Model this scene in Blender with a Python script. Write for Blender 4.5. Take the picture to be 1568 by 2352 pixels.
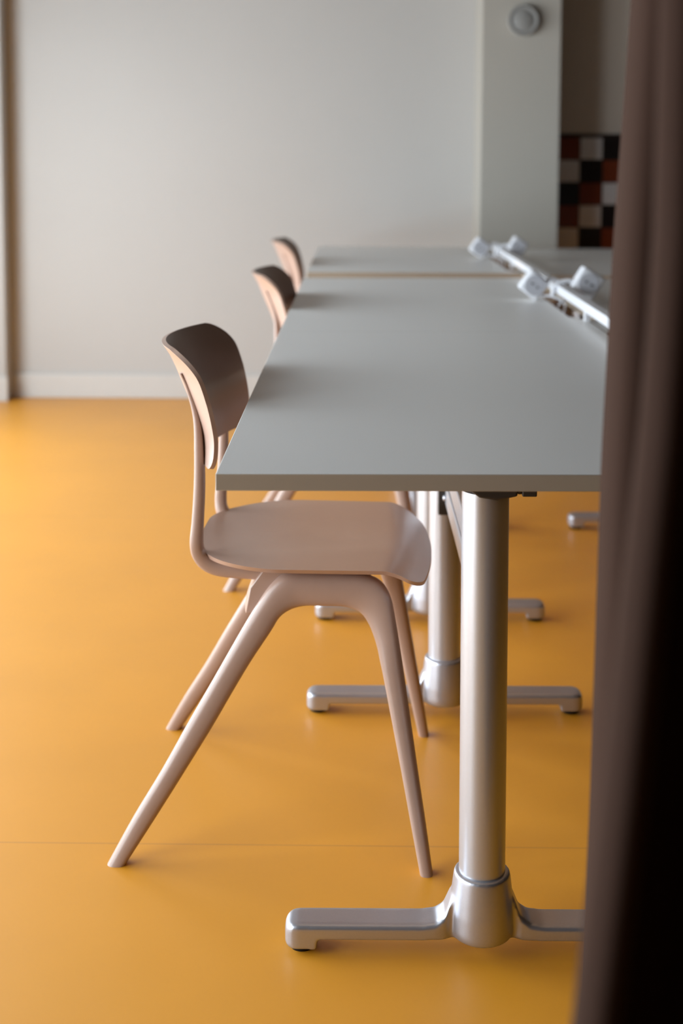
import bpy, bmesh, math
from mathutils import Vector, Matrix

for o in list(bpy.data.objects):
    bpy.data.objects.remove(o)
S = bpy.context.scene
COL = S.collection
PI = math.pi

# ------------------------------------------------------------------ camera
EYE = Vector((0, 0, 1.146))
F_PX = 3000.0
TH = math.atan(.0857)
PSI = math.radians(.6653)
ROLL = math.radians(.23)
fw = Vector((-math.sin(PSI)*math.cos(TH), math.cos(PSI)*math.cos(TH), -math.sin(TH)))
rt = Vector((math.cos(PSI), math.sin(PSI), 0))
up = rt.cross(fw)
r2 = math.cos(ROLL)*rt + math.sin(ROLL)*up
u2 = -math.sin(ROLL)*rt + math.cos(ROLL)*up
cd = bpy.data.cameras.new('camera')
cam = bpy.data.objects.new('camera', cd)
COL.objects.link(cam)
cam.matrix_world = Matrix(((r2.x, u2.x, -fw.x, EYE.x), (r2.y, u2.y, -fw.y, EYE.y), (r2.z, u2.z, -fw.z, EYE.z), (0, 0, 0, 1)))
cd.sensor_fit = 'VERTICAL'
cd.sensor_height = 36
cd.sensor_width = 24
cd.lens = F_PX/2352*36
cd.shift_y = -(1176-622)/2352
cd.clip_start = .05
cd.dof.use_dof = True
cd.dof.focus_distance = 1.93
cd.dof.aperture_fstop = 3.1
S.camera = cam

# ------------------------------------------------------------------ light
W = bpy.data.worlds.new('world')
S.world = W
W.use_nodes = True
W.node_tree.nodes['Background'].inputs[0].default_value = (.80, .90, 1, 1)
W.node_tree.nodes['Background'].inputs[1].default_value = 1.0

WALL_X = -2.15
WIN = [(-.1, 1.65), (1.8, 3.6), (3.75, 5.55)]          # window openings along the left wall
WIN_Z = (.06, 1.98)
for k, (a, b) in enumerate(WIN):
    L = bpy.data.lights.new('window_daylight', 'AREA')
    L.shape = 'RECTANGLE'
    L.size = WIN_Z[1]-WIN_Z[0]
    L.size_y = b-a
    L.energy = (30, 32.5, 32)[k]*L.size*L.size_y
    L.color = (.82, .92, 1.0)
    lo = bpy.data.objects.new('window_daylight', L)
    COL.objects.link(lo)
    lo.location = (WALL_X-.30, (a+b)/2, sum(WIN_Z)/2)
    lo.rotation_euler = (0, -PI/2, 0)
S.view_settings.view_transform = 'Standard'
S.view_settings.look = 'None'
S.view_settings.exposure = 0.0
S.view_settings.gamma = 1
S.view_settings.use_curve_mapping = False
S.cycles.max_bounces = 12
S.cycles.diffuse_bounces = 8
S.cycles.use_denoising = True

# ------------------------------------------------------------------ helpers
def lin(c):
    return tuple(((v/255/12.92) if v/255 <= .04045 else ((v/255+.055)/1.055)**2.4) for v in c)

def mat(name, rgb, rough=.6, metal=0, spec=.5, noise=.04, scale=40, bump=0.0, bscale=200, coat=0, sheen=0):
    m = bpy.data.materials.new(name)
    m.use_nodes = True
    nt = m.node_tree
    b = nt.nodes['Principled BSDF']
    c = lin(rgb)
    tc = nt.nodes.new('ShaderNodeTexCoord')
    n = nt.nodes.new('ShaderNodeTexNoise')
    n.inputs['Scale'].default_value = scale
    n.inputs['Detail'].default_value = 4
    nt.links.new(tc.outputs['Object'], n.inputs['Vector'])
    r = nt.nodes.new('ShaderNodeValToRGB')
    r.color_ramp.elements[0].position = .3
    r.color_ramp.elements[1].position = .7
    r.color_ramp.elements[0].color = tuple(v*(1-noise) for v in c)+(1,)
    r.color_ramp.elements[1].color = tuple(min(1, v*(1+noise)) for v in c)+(1,)
    nt.links.new(n.outputs['Fac'], r.inputs['Fac'])
    nt.links.new(r.outputs['Color'], b.inputs['Base Color'])
    b.inputs['Roughness'].default_value = rough
    b.inputs['Metallic'].default_value = metal
    b.inputs['Specular IOR Level'].default_value = spec
    if coat:
        b.inputs['Coat Weight'].default_value = coat
        b.inputs['Coat Roughness'].default_value = .42
    if sheen:
        b.inputs['Sheen Weight'].default_value = sheen
        b.inputs['Sheen Roughness'].default_value = .5
        b.inputs['Sheen Tint'].default_value = (.8, .62, .5, 1)
    if bump:
        n2 = nt.nodes.new('ShaderNodeTexNoise')
        n2.inputs['Scale'].default_value = bscale
        n2.inputs['Detail'].default_value = 3
        nt.links.new(tc.outputs['Object'], n2.inputs['Vector'])
        bp = nt.nodes.new('ShaderNodeBump')
        bp.inputs['Strength'].default_value = bump
        bp.inputs['Distance'].default_value = .001
        nt.links.new(n2.outputs['Fac'], bp.inputs['Height'])
        nt.links.new(bp.outputs['Normal'], b.inputs['Normal'])
    return m

M_floor = mat('orange_linoleum', (223, 149, 6), .6, spec=.7, coat=.7, noise=.035, scale=3, bump=.15, bscale=120)
M_wall = mat('warm_white_paint', (188, 185, 181), .85, spec=.2, noise=.012, scale=2)
M_pillar = mat('grey_beige_paint', (174, 168, 158), .8, spec=.25, noise=.01, scale=2)
M_recess = mat('recess_paint', (232, 222, 208), .8, spec=.2, noise=.01, scale=2)
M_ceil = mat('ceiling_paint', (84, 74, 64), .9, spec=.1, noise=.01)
M_room = mat('far_room_paint', (44, 37, 33), .9, spec=.1, noise=.01)
M_trim = mat('trim_paint', (200, 197, 192), .5, spec=.4, noise=.01)
M_frame = mat('window_frame_paint', (220, 220, 218), .4, noise=.01)
M_top = mat('light_grey_laminate', (236, 235, 232), .38, spec=.45, noise=.02, scale=400)
M_edge = mat('edge_band', (160, 146, 128), .5, spec=.35, noise=.01)
M_metal = mat('silver_powder_coat', (186, 187, 194), .36, metal=.8, spec=.5, noise=.02, scale=300, bump=.06, bscale=900)
M_col = mat('silver_column_paint', (192, 194, 200), .34, metal=.7, spec=.5, noise=.01, scale=300)
M_dark = mat('dark_grey_metal', (70, 66, 62), .4, metal=.5, noise=.02)
M_black = mat('black_rubber', (20, 19, 19), .7, spec=.3, noise=.02)
M_chair = mat('rose_beige_polypropylene', (170, 142, 127), .36, spec=.7, noise=.012, scale=60, bump=.12, bscale=700)
M_white = mat('white_plastic', (238, 238, 242), .35, noise=.005)
M_sock = mat('grey_socket_face', (196, 196, 202), .45, noise=.01)
M_disc = mat('grey_disc_plastic', (140, 138, 134), .6, noise=.06, scale=120)
M_curtain = mat('brown_velvet', (58, 42, 35), .95, spec=.05, noise=.08, scale=500, bump=.4, bscale=900, sheen=.06)
M_tr = mat('rust_red_tile', (134, 62, 34), .3, noise=.05)
M_tw = mat('white_tile', (245, 246, 248), .3, noise=.03)
M_tb = mat('black_tile', (34, 28, 27), .3, noise=.05)
M_grout = mat('dark_grout', (60, 46, 40), .9, noise=.05)
M_tray = mat('brown_cable_tray', (128, 84, 44), .6, noise=.05)

def glass_mat():
    m = bpy.data.materials.new('window_glass')
    m.use_nodes = True
    nt = m.node_tree
    nt.nodes.remove(nt.nodes['Principled BSDF'])
    out = nt.nodes['Material Output']
    t = nt.nodes.new('ShaderNodeBsdfTransparent')
    g = nt.nodes.new('ShaderNodeBsdfGlossy')
    g.inputs['Roughness'].default_value = .02
    mx = nt.nodes.new('ShaderNodeMixShader')
    mx.inputs[0].default_value = .06
    nt.links.new(t.outputs[0], mx.inputs[1])
    nt.links.new(g.outputs[0], mx.inputs[2])
    nt.links.new(mx.outputs[0], out.inputs['Surface'])
    return m
M_glass = glass_mat()

# the floor's welded seams run across the room
def floor_seams():
    nt = M_floor.node_tree
    b = nt.nodes['Principled BSDF']
    src = b.inputs['Base Color'].links[0].from_socket
    tc = [n for n in nt.nodes if n.type == 'TEX_COORD'][0]
    sp = nt.nodes.new('ShaderNodeSeparateXYZ')
    nt.links.new(tc.outputs['Object'], sp.inputs[0])
    def mth(op, a, bb):
        n = nt.nodes.new('ShaderNodeMath')
        n.operation = op
        for i, v in enumerate((a, bb)):
            if isinstance(v, (int, float)):
                n.inputs[i].default_value = v
            else:
                nt.links.new(v, n.inputs[i])
        return n.outputs[0]
    y = mth('ADD', sp.outputs['Y'], -2.097+2.0*10)
    m = mth('MODULO', mth('ADD', y, .5), 2.0)
    d = mth('ABSOLUTE', mth('SUBTRACT', m, .5), 0)
    line = mth('LESS_THAN', d, .0022)
    mx = nt.nodes.new('ShaderNodeMixRGB')
    nt.links.new(mth('MULTIPLY', line, .38), mx.inputs[0])
    nt.links.new(src, mx.inputs[1])
    mx.inputs[2].default_value = lin((176, 116, 40))+(1,)
    # faint scuffs
    n = nt.nodes.new('ShaderNodeTexNoise')
    n.inputs['Scale'].default_value = 1.3
    n.inputs['Detail'].default_value = 6
    nt.links.new(tc.outputs['Object'], n.inputs['Vector'])
    mr = nt.nodes.new('ShaderNodeMapRange')
    mr.inputs[1].default_value = .35
    mr.inputs[2].default_value = .7
    mr.inputs[3].default_value = .56
    mr.inputs[4].default_value = .66
    nt.links.new(n.outputs['Fac'], mr.inputs[0])
    nt.links.new(mr.outputs[0], b.inputs['Roughness'])
    nt.links.new(mx.outputs[0], b.inputs['Base Color'])
floor_seams()

def obj(name, bm, m, parent=None, smooth=True, angle=40, bevel=0, loc=None):
    bmesh.ops.recalc_face_normals(bm, faces=bm.faces)
    me = bpy.data.meshes.new(name)
    bm.to_mesh(me)
    bm.free()
    for mm in (m if isinstance(m, (list, tuple)) else [m]):
        me.materials.append(mm)
    if smooth:
        me.polygons.foreach_set('use_smooth', [True]*len(me.polygons))
        try:
            me.set_sharp_from_angle(angle=math.radians(angle))
        except Exception:
            pass
    o = bpy.data.objects.new(name, me)
    COL.objects.link(o)
    if loc:
        o.location = loc
    if parent:
        o.parent = parent
    if bevel:
        b = o.modifiers.new('bevel', 'BEVEL')
        b.width = bevel
        b.segments = 3
        b.limit_method = 'ANGLE'
        b.angle_limit = math.radians(35)
    return o

def thing(name, label, cat, loc=(0, 0, 0), rotz=0, group=None):
    o = bpy.data.objects.new(name, None)
    COL.objects.link(o)
    o.empty_display_size = .1
    o.location = loc
    o.rotation_euler = (0, 0, rotz)
    return tag(o, label, cat, group)

def tag(o, label, cat, group=None):
    o['label'] = label
    o['category'] = cat
    if group:
        o['group'] = group
    return o

def kids(o):
    return [c for c in COL.objects if c.parent == o]

def copy_tree(o, parent=None):
    c = o.copy()
    COL.objects.link(c)
    c.parent = parent
    for ch in kids(o):
        copy_tree(ch, c)
    return c

def struct(name, bm, m, parent=None, **k):
    o = obj(name, bm, m, parent, **k)
    if parent is None:
        o['kind'] = 'structure'
    return o

def box(bm, x0, x1, y0, y1, z0, z1, mi=0):
    vs = [bm.verts.new(p) for p in ((x0, y0, z0), (x1, y0, z0), (x1, y1, z0), (x0, y1, z0), (x0, y0, z1), (x1, y0, z1), (x1, y1, z1), (x0, y1, z1))]
    for f in ((0, 3, 2, 1), (4, 5, 6, 7), (0, 1, 5, 4), (1, 2, 6, 5), (2, 3, 7, 6), (3, 0, 4, 7)):
        bm.faces.new([vs[i] for i in f]).material_index = mi
    return bm

def prism_xy(bm, pts, z0, z1):
    a = [bm.verts.new((x, y, z0)) for x, y in pts]
    b = [bm.verts.new((x, y, z1)) for x, y in pts]
    bm.faces.new(a[::-1])
    bm.faces.new(b)
    n = len(pts)
    for i in range(n):
        bm.faces.new((a[i], a[(i+1) % n], b[(i+1) % n], b[i]))
    return bm

def prism_xz(bm, pts, y0, y1):
    a = [bm.verts.new((x, y0, z)) for x, z in pts]
    b = [bm.verts.new((x, y1, z)) for x, z in pts]
    bm.faces.new(a)
    bm.faces.new(b[::-1])
    n = len(pts)
    for i in range(n):
        bm.faces.new((a[i], b[i], b[(i+1) % n], a[(i+1) % n]))
    return bm

def lathe(bm, prof, n=48, c=(0, 0), close=False):
    rings = []
    for r, z in prof:
        if r < 1e-6:
            rings.append([bm.verts.new((c[0], c[1], z))])
        else:
            rings.append([bm.verts.new((c[0]+r*math.cos(2*PI*k/n), c[1]+r*math.sin(2*PI*k/n), z)) for k in range(n)])
    for a, b in zip(rings, rings[1:]):
        for k in range(n):
            k2 = (k+1) % n
            if len(a) == 1 and len(b) == 1:
                continue
            if len(a) == 1:
                bm.faces.new((a[0], b[k], b[k2]))
            elif len(b) == 1:
                bm.faces.new((a[k], a[k2], b[0]))
            else:
                bm.faces.new((a[k], a[k2], b[k2], b[k]))
    return bm

def skin_rings(bm, rings, cap=True):
    vr = [[bm.verts.new(p) for p in r] for r in rings]
    n = len(vr[0])
    for a, b in zip(vr, vr[1:]):
        for k in range(n):
            bm.faces.new((a[k], a[(k+1) % n], b[(k+1) % n], b[k]))
    if cap:
        bm.faces.new(vr[0][::-1])
        bm.faces.new(vr[-1])
    return bm

def tube(bm, pts, r, n=10):
    pts = [Vector(p) for p in pts]
    rings = []
    for i, p in enumerate(pts):
        t = (pts[min(i+1, len(pts)-1)]-pts[max(i-1, 0)]).normalized()
        a = t.cross(Vector((0, 0, 1)))
        if a.length < .05:
            a = t.cross(Vector((0, 1, 0)))
        a.normalize()
        b = t.cross(a)
        rings.append([p+r*(math.cos(2*PI*k/n)*a+math.sin(2*PI*k/n)*b) for k in range(n)])
    return skin_rings(bm, rings)

def catmull(pts, k=6):
    out = []
    P = [Vector(p) for p in pts]
    P = [P[0]*2-P[1]]+P+[P[-1]*2-P[-2]]
    for i in range(1, len(P)-2):
        for j in range(k):
            t = j/k
            a, b, c, d = P[i-1], P[i], P[i+1], P[i+2]
            out.append(.5*((2*b)+(-a+c)*t+(2*a-5*b+4*c-d)*t*t+(-a+3*b-3*c+d)*t**3))
    out.append(P[-2])
    return out

def interp(tab, x):
    if x <= tab[0][0]:
        return tab[0][1]
    for (a, va), (b, vb) in zip(tab, tab[1:]):
        if x <= b:
            t = (x-a)/(b-a)
            return va+(vb-va)*t
    return tab[-1][1]

def smooth_interp(tab, x):
    # cubic through the table's points
    if x <= tab[0][0]:
        return tab[0][1]
    n = len(tab)
    for i in range(n-1):
        if x <= tab[i+1][0]:
            x0, y0 = tab[i]
            x1, y1 = tab[i+1]
            h = x1-x0
            m0 = (y1-tab[i-1][1])/(x1-tab[i-1][0]) if i > 0 else (y1-y0)/h
            m1 = (tab[i+2][1]-y0)/(tab[i+2][0]-x0) if i+2 < n else (y1-y0)/h
            t = (x-x0)/h
            return (2*t**3-3*t*t+1)*y0+(t**3-2*t*t+t)*h*m0+(-2*t**3+3*t*t)*y1+(t**3-t*t)*h*m1
    return tab[-1][1]

# ------------------------------------------------------------------ the room
RX, BY, FY, CZ = 2.8, 6.174, -3.0, 2.75
struct('floor', box(bmesh.new(), WALL_X-.25, RX+.2, FY-.2, 7.2, -.1, 0), M_floor, smooth=False)
struct('ceiling', box(bmesh.new(), WALL_X-.25, RX+.2, FY-.2, 7.2, CZ, CZ+.1), M_ceil, smooth=False)
struct('wall_back', box(bmesh.new(), WALL_X-.25, .9, BY, BY+.5, 0, CZ), M_wall, smooth=False)
REC = 6.30
struct('wall_recess', box(bmesh.new(), .9, RX+.2, REC, REC+.4, 0, CZ), M_recess, smooth=False)
struct('wall_right', box(bmesh.new(), RX, RX+.2, FY-.2, 7.2, 0, CZ), M_room, smooth=False)
struct('wall_front', box(bmesh.new(), WALL_X-.25, RX+.2, FY-.2, FY, 0, CZ), M_room, smooth=False)
b = bmesh.new()
ys = [FY-.2]+[v for w in WIN for v in w]+[BY]
for i in range(0, len(ys), 2):
    box(b, WALL_X-.25, WALL_X, ys[i], ys[i+1], 0, CZ)
for a, c in WIN:
    box(b, WALL_X-.25, WALL_X, a, c, 0, WIN_Z[0])
    box(b, WALL_X-.25, WALL_X, a, c, WIN_Z[1], CZ)
struct('wall_left', b, M_wall, smooth=False)
for k, (a, c) in enumerate(WIN):
    b = bmesh.new()
    t = .05
    x0, x1 = WALL_X-.17, WALL_X-.11
    box(b, x0, x1, a, a+t, *WIN_Z)
    box(b, x0, x1, c-t, c, *WIN_Z)
    box(b, x0, x1, a+t, c-t, WIN_Z[0], WIN_Z[0]+t)
    box(b, x0, x1, a+t, c-t, WIN_Z[1]-t, WIN_Z[1])
    wo = struct('window_%d' % (k+1), b, M_frame, bevel=.004, smooth=False)
    obj('window_pane', box(bmesh.new(), WALL_X-.145, WALL_X-.139, a+t, c-t, WIN_Z[0]+t, WIN_Z[1]-t), M_glass, wo, smooth=False)
# wall pier by the windows, right side at the left edge of the picture
struct('wall_pier', box(bmesh.new(), WALL_X, -1.648, 6.072, BY, 0, CZ), M_wall, bevel=.004, smooth=False)
# pillar
struct('wall_pillar', box(bmesh.new(), .549, .903, 5.87, REC+.05, 0, CZ), M_pillar, bevel=.006, smooth=False)
# skirting
struct('baseboard_back', box(bmesh.new(), -1.648, .549, BY-.012, BY, 0, .117), M_trim, bevel=.005, smooth=False)
struct('baseboard_pier', box(bmesh.new(), WALL_X, -1.640, 6.060, 6.072, 0, .117), M_trim, bevel=.004, smooth=False)

# ------------------------------------------------------------------ tables
TABLE_L, TABLE_H, TT = 1.367, .750, .022
CX = .361
TX = .187          # column line of the left row

def foot_mesh():
    b = bmesh.new()
    L = .286
    st = [(L, .013, .012, .036), (L-.003, .019, .0095, .041), (L-.009, .0240, .0085, .0440), (L-.018, .0262, .0085, .0455), (L-.046, .0265, .0085, .0455), (L-.0475, .0265, .0235, .0455),
          (.088, .0265, .0235, .0455), (.068, .0262, .0235, .0482), (.055, .0240, .0235, .058), (.046, .019, .0235, .082), (.034, .014, .0235, .10), (0, .014, .0235, .10)]
    for s_ in (-1, 1):
        skin_rings(b, [[(s_*x, -w, z0), (s_*x, -w, z1-.0045), (s_*x, -w+.0045, z1), (s_*x, w-.0045, z1), (s_*x, w, z1-.0045), (s_*x, w, z0)] for x, w, z0, z1 in st])
    lathe(b, [(0, .022), (.040, .022), (.0455, .026), (.0475, .035), (.0470, .06), (.0445, .085), (.0415, .110), (.0405, .117), (.038, .1185), (0, .1185)], 64)
    bmesh.ops.recalc_face_normals(b, faces=b.faces)
    me = bpy.data.meshes.new('foot_src')
    b.to_mesh(me)
    b.free()
    o = bpy.data.objects.new('foot_src', me)
    COL.objects.link(o)
    r = o.modifiers.new('r', 'REMESH')
    r.mode = 'VOXEL'
    r.voxel_size = .0022
    s = o.modifiers.new('s', 'SMOOTH')
    s.iterations = 14
    s.factor = .6
    bpy.context.view_layer.update()
    dg = bpy.context.evaluated_depsgraph_get()
    out = bpy.data.meshes.new_from_object(o.evaluated_get(dg))
    bpy.data.objects.remove(o)
    bpy.data.meshes.remove(me)
    out.name = 'foot_base'
    out.materials.clear()
    out.materials.append(M_metal)
    out.polygons.foreach_set('use_smooth', [True]*len(out.polygons))
    return out
FOOT = foot_mesh()

def tabletop_bm(notch_side, w0, w1, a=.235):
    # local: origin at front, column line x = 0
    L = TABLE_L
    c, d = a+.90, .036
    if notch_side > 0:
        pts = [(w0, 0), (w1, 0), (w1, a), (w1-.016, a+.006), (w1-d+.006, a+.045), (w1-d, a+.06), (w1-d, c-.06), (w1-d+.006, c-.045), (w1-.016, c-.006), (w1, c), (w1, L), (w0, L)]
    else:
        pts = [(w0, 0), (w1, 0), (w1, L), (w0, L), (w0, c), (w0+.016, c-.006), (w0+.03, c-.05), (w0+.03, a+.05), (w0+.016, a+.006), (w0, a)]
    return prism_xy(bmesh.new(), pts, TABLE_H-TT, TABLE_H)

def make_table(name, label, loc, notch_side, w0, w1, a=.235):
    t = thing(name, label, 'table', loc, 0, 'light grey tables set in two rows')
    tp = obj('tabletop', tabletop_bm(notch_side, w0, w1, a), [M_top, M_edge], t, smooth=True, angle=30, bevel=.0012)
    for pl in tp.data.polygons:
        pl.material_index = 0 if abs(pl.normal.z) > .5 else 1
    cols = []
    for cy in (.198, 1.018):
        b = bmesh.new()
        lathe(b, [(0, .10), (.0335, .10), (.0335, .680), (0, .680)], 64, (0, cy))
        c = obj('leg_column', b, M_col, t, angle=50)
        f = bpy.data.objects.new('foot_base', FOOT)
        COL.objects.link(f)
        f.parent = c
        f.location = (0, cy, 0)
        for s in (-1, 1):
            g = bmesh.new()
            lathe(g, [(0, 0), (.0165, 0), (.018, .002), (.018, .012), (0, .012)], 24, (s*.262, cy))
            obj('glide', g, M_black, c)
        p = bmesh.new()
        prism_xz(p, [(-.041, TABLE_H-TT), (-.041, .700), (-.012, .678), (.012, .674), (.041, .680), (.041, TABLE_H-TT)], cy-.04, cy+.04)
        obj('top_bracket', p, M_dark, c, bevel=.003, smooth=False)
        kb = bmesh.new()
        box(kb, .041, .0475, cy-.036, cy-.016, .682, .698)
        box(kb, .0475, .068, cy-.038, cy-.014, .679, .702)
        obj('locking_knob', kb, M_dark, c, bevel=.002, smooth=False)
        cols.append(c)
    b = bmesh.new()
    y0, y1 = .198+.033, 1.018-.033
    for z0, z1 in ((.452, .494), (.506, .552)):
        box(b, -.004, .012, y0, y1, z0, z1)
    box(b, .002, .009, y0, y1, .49, .51, 1)
    cb = obj('crossbar', b, [M_col, M_dark], t, bevel=.003, smooth=False)
    for yy in (y0, y1-.02):
        p = bmesh.new()
        box(p, -.018, .018, yy, yy+.02, .43, .60)
        obj('bar_bracket', p, M_dark, cb, bevel=.002, smooth=False)
    for yy in (y0+.03, y1-.03):
        q = bmesh.new()
        lathe(q, [(0, 0), (.005, 0), (.006, .003), (.004, .0055), (0, .006)], 16)
        for v in q.verts:
            v.co = Vector((-.004-v.co.z, yy+v.co.y, .468+v.co.x))
        obj('bolt', q, M_metal, cb)
    return t

E_L, E_R = -CX, .369
t1 = make_table('table', 'nearest light grey topped table, its front edge facing the camera', (TX, 1.622, 0), 1, E_L, .388)
t1.rotation_euler = (0, math.radians(-.25), 0)
t2 = make_table('table', 'middle grey table of the left row, between nearest table and narrow gap', (TX, 2.9892, 0), 1, E_L, .388)
t2.rotation_euler = (0, math.radians(-.25), 0)
t3 = make_table('table', 'farthest grey table of the left row, beyond the narrow gap, towards the back wall', (TX, 4.560, 0), 1, E_L, .388, .08)
r2_ = make_table('table', 'right-row grey table beside the curtain, behind the largest socket box', (TX+.388+.375, 2.990, 0), -1, -.373, CX)
r3_ = make_table('table', 'right-row grey table standing against the grey pillar', (TX+.388+.375, 4.480, 0), -1, -.373, CX)

# ------------------------------------------------------------------ cable rail with power sockets
RXC = .567
b = bmesh.new()
box(b, RXC-.012, RXC+.012, 2.25, 5.36, .776, .800)
rail = obj('cable_rail', b, M_white, None, bevel=.002, smooth=False)
tag(rail, 'long white bar raised along the joint between the two table rows', 'cable rail')
for yy in (2.5, 3.2, 4.15, 4.75, 5.3):
    b = bmesh.new()
    box(b, RXC-.006, RXC+.006, yy-.012, yy+.012, .751, .777)
    obj('rail_bracket', b, M_white, rail, smooth=False)
for yy0, yy1 in ((3.25, 4.10), (4.66, 5.52)):
    b = bmesh.new()
    box(b, RXC-.055, RXC+.05, yy0, yy1, .655, .659)
    box(b, RXC-.055, RXC-.051, yy0, yy1, .659, .70)
    box(b, RXC+.046, RXC+.05, yy0, yy1, .659, .70)
    o = obj('cable_tray', b, M_tray, None, smooth=False)
    tag(o, 'brown cable tray under the slot of the %s table' % ('middle' if yy0 < 4 else 'farthest'), 'cable tray', 'cable trays below the table slots')
    for s in (yy0+.1, yy1-.1):
        for xx in (RXC-.055, RXC+.046):
            obj('hanger', box(bmesh.new(), xx, xx+.004, s, s+.02, .70, TABLE_H-TT), M_tray, o, smooth=False)

def rbox(bm, sx, sy, sz, r=.006):
    box(bm, -sx/2, sx/2, -sy/2, sy/2, -sz/2, sz/2)
    bmesh.ops.bevel(bm, geom=list(bm.edges), offset=r, segments=3, profile=.5, affect='EDGES')
    return bm

def socket(label, x, y, z, tilt, side, s=.066):
    t = thing('power_socket', label, 'socket box', (x, y, z), 0, 'white socket boxes clamped to the cable rail')
    h = obj('housing', rbox(bmesh.new(), s, .052, s, .009), M_white, t)
    h.rotation_euler = (0, tilt, 0)
    b = bmesh.new()
    lathe(b, [(0, .0), (.0255, .0), (.0265, -.001), (.0285, .0025), (.0275, .004), (0, .004)], 32)
    for v in b.verts:
        v.co = Vector((v.co.x, -.026-v.co.z+.002, v.co.y))
    f = obj('socket_face', b, M_sock, h)
    for q in (-.009, .009):
        b = bmesh.new()
        lathe(b, [(0, 0), (.0027, 0), (.0027, .003), (0, .003)], 12)
        for v in b.verts:
            v.co = Vector((v.co.x+q, -.0275-v.co.z, v.co.y))
        obj('pin_hole', b, M_black, h)
    # clamp arm to the rail
    b = bmesh.new()
    ex = (RXC-x)
    sg = 1 if ex > 0 else -1
    tube(b, catmull([(sg*.012, 0, -.028), (ex*.6, .0, .800-z+.010), (ex, 0, .800-z+.006), (ex+sg*.018, 0, .795-z), (ex+sg*.022, .0, .77-z)], 5), .0065, 10)
    obj('clamp_arm', b, M_white, t)
    b = bmesh.new()
    tube(b, catmull([(sg*.02, -.01, -.03), (ex*.75, -.03, .765-z), (ex+sg*.012, -.05, .745-z), (ex+sg*.0, -.05, .70-z), (ex, .02, .672-z)], 6), .0035, 8)
    obj('cable', b, M_white, t)
    return t
socket('white socket box left of the rail, on the side of the middle table', .497, 3.66, .796, math.radians(38), -1)
socket('largest white socket box, right of the rail next to the curtain', .640, 3.62, .806, math.radians(32), 1, .072)
socket('small distant white socket box, left end of the rail', .488, 5.18, .797, math.radians(35), -1)
socket('small distant white socket box right of the rail, in front of the pillar', .630, 5.12, .806, math.radians(30), 1)

# ------------------------------------------------------------------ chairs
def ring_xz(outer, inner, yc, ty, n=20, e=2.6):
    ox, oz = outer
    ix, iz = inner
    cx, cz = (ox+ix)/2, (oz+iz)/2
    ax, az = (ox-ix)/2, (oz-iz)/2
    pts = []
    for k in range(n):
        a = 2*PI*k/n
        c, s = math.cos(a), math.sin(a)
        cc = math.copysign(abs(c)**(2/e), c)
        ss = math.copysign(abs(s)**(2/e), s)
        pts.append((cx+ax*cc, yc+ty*ss, cz+az*cc))
    return pts

REAR = [((-.268, 0), (-.238, 0)), ((-.227, .075), (-.195, .066)), ((-.184, .146), (-.153, .132)), ((-.140, .225), (-.104, .211)), ((-.106, .284), (-.072, .266)), ((-.077, .335), (-.042, .316)),
        ((-.050, .382), (-.010, .364)), ((-.032, .411), (.006, .389)), ((-.012, .440), (.024, .401)), ((.012, .4605), (.044, .406)), ((.045, .4635), (.064, .407)), ((.0825, .463), (.0825, .407))]
FRONT = [((.0825, .463), (.0825, .407)), ((.115, .4625), (.103, .407)), ((.150, .460), (.120, .405)), ((.174, .449), (.139, .397)), ((.189, .425), (.153, .379)), ((.198, .385), (.165, .350)),
         ((.206, .340), (.172, .322)), ((.2125, .301), (.178, .297)), ((.235, .161), (.207, .161)), ((.2485, .08), (.2235, .08)), ((.261, 0), (.240, 0))]

def cat2(rows, k=4):
    o = catmull([(a[0], a[1], 0) for a, b in rows], k)
    i = catmull([(b[0], b[1], 0) for a, b in rows], k)
    return [((a.x, a.y), (c.x, c.y)) for a, c in zip(o, i)]

def leg_bm(rows, s):
    rings = []
    for o, i in cat2(rows):
        h = max(0, (o[1]+i[1])/2)
        yc = s*(.255-.09*min(h, .45)/.42)
        ty = interp([(0, .0135), (.3, .0165), (.45, .018)], h)
        rings.append(ring_xz((o[0], max(o[1], 0)), (i[0], max(i[1], 0)), yc, ty))
    return skin_rings(bmesh.new(), rings)

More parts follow.
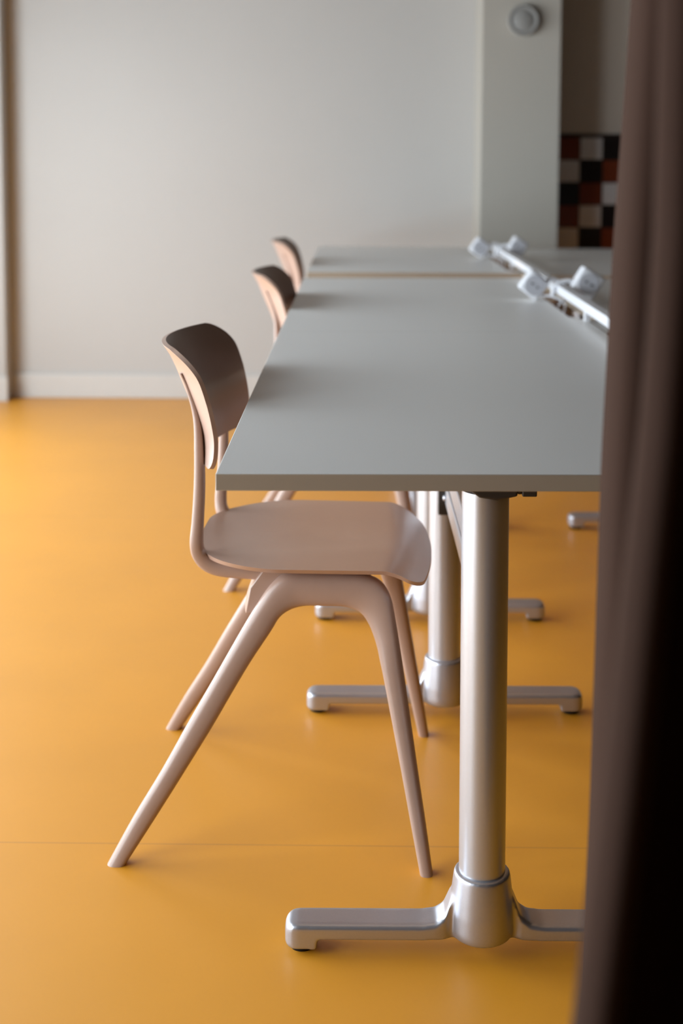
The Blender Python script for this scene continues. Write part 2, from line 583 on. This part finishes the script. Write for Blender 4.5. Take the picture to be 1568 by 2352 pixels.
def seat_bm():
    b = bmesh.new()
    X0, X1 = -.148, .258
    NU, NV = 56, 36
    def hw(x):
        # half width of the seat at x
        w = interp([(-.148, .216), (.0, .218), (.2, .214), (.258, .206)], x)
        r = .165
        d = X0+r-x
        if d > 0:
            w = w-r*1.0+math.sqrt(max(0, 1-(d/r)**2))*r*1.0
        d2 = x-(X1-.030)
        if d2 > 0:
            w -= .045*(1-math.sqrt(max(0, 1-(d2/.030)**2)))
        return w
    def top(x, y):
        w = .216
        z = .4835
        v = min(1, abs(y)/w)
        z -= .007*math.cos(min(1, v/.9)*PI/2)**2*math.sin(max(0, min(1, (x+.148)/.36))*PI)
        if x > .185:
            z -= .029*((x-.185)/.073)**1.6
        if x < -.09:
            z += .004*((-.09-x)/.058)**2
        return z
    def grid(dz, inset):
        g = []
        for i in range(NU+1):
            t = i/NU
            x = X0+(X1-X0)*(.5-.5*math.cos(PI*t))
            w = max(hw(x), .0)
            row = []
            for j in range(NV+1):
                v = -1+2*j/NV
                v = math.sin(v*PI/2)*.5+v*.5
                row.append(b.verts.new((x-.020*(v*w/.2)**2*max(0, (x-.08)/.178)**2, v*w*inset, top(x, v*w)-dz)))
            g.append(row)
        return g
    A = grid(0, 1)
    B = grid(.009, .955)
    for i in range(NU):
        for j in range(NV):
            b.faces.new((A[i][j], A[i+1][j], A[i+1][j+1], A[i][j+1]))
            b.faces.new((B[i][j], B[i][j+1], B[i+1][j+1], B[i+1][j]))
    for i in range(NU):
        b.faces.new((A[i][0], B[i][0], B[i+1][0], A[i+1][0]))
        b.faces.new((A[i][NV], A[i+1][NV], B[i+1][NV], B[i][NV]))
    for j in range(NV):
        b.faces.new((A[0][j], A[0][j+1], B[0][j+1], B[0][j]))
        b.faces.new((A[NU][j], B[NU][j], B[NU][j+1], A[NU][j+1]))
    return b

RIM = [(.62, -.100), (.64, -.095), (.684, -.092), (.72, -.098), (.756, -.108), (.79, -.120), (.815, -.135), (.836, -.152)]
DEP = [(.62, .040), (.66, .046), (.70, .053), (.75, .061), (.79, .064), (.836, .056)]
def shell_x(y, h):
    v = min(1.1, abs(y)/.2)
    return smooth_interp(RIM, h)-smooth_interp(DEP, h)*(1-v**2)
def back_bm():
    b = bmesh.new()
    H0, H1 = .636, .836
    NU, NV = 44, 40
    def hw(h):
        w = interp([(.62, .196), (.75, .205), (.85, .205)], h)
        rb, rtp = .028, .045
        d = H0+rb-h
        if d > 0:
            w -= rb-math.sqrt(max(0, rb*rb-d*d))
        d = h-(H1-rtp)
        if d > 0:
            w -= rtp-math.sqrt(max(0, rtp*rtp-d*d))
        return w
    def grid(off):
        g = []
        for i in range(NU+1):
            h = H0+(H1-H0)*(.5-.5*math.cos(PI*i/NU))
            w = hw(h)
            row = []
            for j in range(NV+1):
                v = -1+2*j/NV
                y = v*w
                e = .002
                n = Vector((1, -(shell_x(y+e, h)-shell_x(y-e, h))/(2*e), -(shell_x(y, h+e)-shell_x(y, h-e))/(2*e))).normalized()
                row.append(b.verts.new(Vector((shell_x(y, h), y, h))+n*off))
            g.append(row)
        return g
    A = grid(0)
    B = grid(-.0075)
    for i in range(NU):
        for j in range(NV):
            b.faces.new((A[i][j], A[i+1][j], A[i+1][j+1], A[i][j+1]))
            b.faces.new((B[i][j], B[i][j+1], B[i+1][j+1], B[i+1][j]))
    for i in range(NU):
        b.faces.new((A[i][0], B[i][0], B[i+1][0], A[i+1][0]))
        b.faces.new((A[i][NV], A[i+1][NV], B[i+1][NV], B[i][NV]))
    for j in range(NV):
        b.faces.new((A[0][j], A[0][j+1], B[0][j+1], B[0][j]))
        b.faces.new((A[NU][j], B[NU][j], B[NU][j+1], A[NU][j+1]))
    return b

POST = [((.02, .441), (.02, .464)), ((-.03, .439), (-.03, .467)), ((-.070, .440), (-.070, .469)), ((-.106, .444), (-.098, .4715)), ((-.131, .456), (-.114, .4775)), ((-.146, .478), (-.125, .489)), ((-.1495, .505), (-.1275, .505)),
        ((-.146, .54), (-.126, .54)), ((-.142, .60), (-.1235, .60)), ((-.141, .66), (-.125, .66)), ((-.1425, .715), (-.130, .715)), ((-.154, .762), (-.146, .762)), ((-.165, .79), (-.161, .79))]
def post_bm(s):
    rings = []
    rows = cat2(POST)
    for k, (o, i) in enumerate(rows):
        h = (o[1]+i[1])/2
        ty = interp([(.44, .014), (.6, .013), (.7, .012), (.79, .006)], h)
        rings.append(ring_xz(o, i, s*interp([(.45, .128), (.50, .14), (.79, .140)], h), ty, 16, 3))
    return skin_rings(bmesh.new(), rings)

def beam_bm():
    # cross piece joining the two side frames below the seat, its rear face sloped like the rear legs
    b = bmesh.new()
    rings = []
    n = 24
    for k in range(n+1):
        y = -.158+.316*k/n
        u = (abs(y)/.158)**3
        rings.append([(-.064+.010*u, y, .392-.004*u), (-.046, y, .432), (-.024, y, .463), (.155, y, .463), (.155, y, .452), (.010, y, .444), (-.040+.012*u, y, .396-.004*u)])
    return skin_rings(b, rings)

def make_chair():
    t = thing('chair', '', 'chair', (0, 0, 0), 0, 'rose-beige chairs along the left side of the tables')
    obj('seat', seat_bm(), M_chair, t, angle=50, bevel=.003)
    obj('backrest', back_bm(), M_chair, t, angle=50, bevel=.002)
    for s in (-1, 1):
        obj('back_post', post_bm(s), M_chair, t, angle=60)
        obj('leg', leg_bm(REAR, s), M_chair, t, angle=60)
        obj('leg', leg_bm(FRONT, s), M_chair, t, angle=60)
    obj('cross_piece', beam_bm(), M_chair, t, angle=35, bevel=.002)
    return t
ch = make_chair()
ch.location = (-.1225, 2.28, 0)
ch.rotation_euler = (0, 0, math.radians(-2.4))
ch['label'] = 'nearest rose-beige plastic chair, seen whole, pushed under the front table'
c2 = copy_tree(ch)
c2.location = (-.078, 3.64, 0)
c2.rotation_euler = (0, 0, math.radians(-1))
c2['label'] = 'second rose-beige plastic chair, behind the nearest one, back showing above the middle table'
c3 = copy_tree(ch)
c3.location = (-.115, 5.02, 0)
c3.rotation_euler = (0, 0, math.radians(1))
c3['label'] = 'farthest rose-beige plastic chair, its small back nearest the back wall'

# ------------------------------------------------------------------ round fixture on the pillar
b = bmesh.new()
lathe(b, [(0, 0), (.060, 0), (.066, .004), (.068, .012), (.068, .028), (.064, .034), (.058, .034), (.054, .031), (0, .031)], 48)
for v in b.verts:
    v.co = Vector((v.co.x, -v.co.z, v.co.y))
disc = obj('wall_fixture', b, M_disc, None, angle=40)
disc.location = (.730, 5.869, 1.758)
tag(disc, 'round grey disc fixture mounted high on the pillar', 'wall fixture')
b = bmesh.new()
lathe(b, [(0, 0), (.046, 0), (.048, .0015), (.046, .003), (0, .003)], 40)
for v in b.verts:
    v.co = Vector((v.co.x, -.030-v.co.z, v.co.y))
obj('cover', b, M_disc, disc, angle=40)

# ------------------------------------------------------------------ tiles
TP = .1080
tx0, tz1 = .958, 1.254
b = bmesh.new()
box(b, tx0-.002, tx0+TP*12, REC-.006, REC-.0005, tz1-TP*9, tz1+.016, 3)
for i in range(12):
    for j in range(9):
        g = .0025
        x0, z1 = tx0+i*TP, tz1-j*TP
        k = (i+j) % 3
        box(b, x0+g, x0+TP-g, REC-.011, REC-.006, z1-TP+g, z1-g, (0, 1, 2)[k])
tl = obj('tiled_splashback', b, [M_tr, M_tw, M_tb, M_grout], None, smooth=False)
tag(tl, 'rust, white and black checkered tiling on the wall right of the pillar', 'wall tiling')

# ------------------------------------------------------------------ curtain, gathered at the right
def curtain():
    # plan curve of the cloth at some heights, from the far free edge to the folds beside the camera
    def plan(h):
        A = interp([(0, .222), (.5, .236), (.85, .240), (1.05, .2465), (1.3, .2590), (2.6, .30)], h)
        B = interp([(0, .075), (.40, .105), (.65, .1275), (.78, .1435), (.89, .1545), (1.00, .1665), (1.1, .1735), (1.25, .1770), (2.6, .20)], h)
        yB = interp([(0, .66), (.6, .70), (1.2, .76), (2.6, .85)], h)
        return [(A+.028, 1.315), (A+.006, 1.275), (A, 1.235), (A+.006, 1.207), (A+.020, 1.196), (A+.033, 1.208), (A+.041, 1.245), (A+.052, 1.31), (A+.078, 1.345), (A+.11, 1.32), (A+.13, 1.22), (A+.125, 1.08), (.5*(A+B)+.09, .95),
                (B+.045, yB+.10), (B+.012, yB+.045), (B, yB+.005), (B+.003, yB-.010), (B+.011, yB-.017), (B+.020, yB-.010), (B+.026, yB+.02), (B+.036, yB+.08), (B+.06, yB+.12), (B+.09, yB+.10), (B+.12, yB-.01), (B+.16, yB-.05), (B+.20, yB-.01), (B+.23, yB+.03), (B+.27, yB-.02),
                (B+.31, yB-.10), (B+.36, yB-.08), (B+.41, yB-.12), (B+.45, yB-.2)]
    b = bmesh.new()
    rows = []
    NH = 70
    for i in range(NH+1):
        h = .015+2.733*i/NH
        rows.append([b.verts.new((p.x, p.y, h)) for p in catmull([(x, y, 0) for x, y in plan(h)], 8)])
    for a, c in zip(rows, rows[1:]):
        for k in range(len(a)-1):
            b.faces.new((a[k], a[k+1], c[k+1], c[k]))
    o = obj('curtain', b, M_curtain, None, angle=80)
    sm = o.modifiers.new('thick', 'SOLIDIFY')
    sm.thickness = .0025
    tag(o, 'dark brown floor-length curtain hanging in folds at the right edge', 'curtain')
curtain()
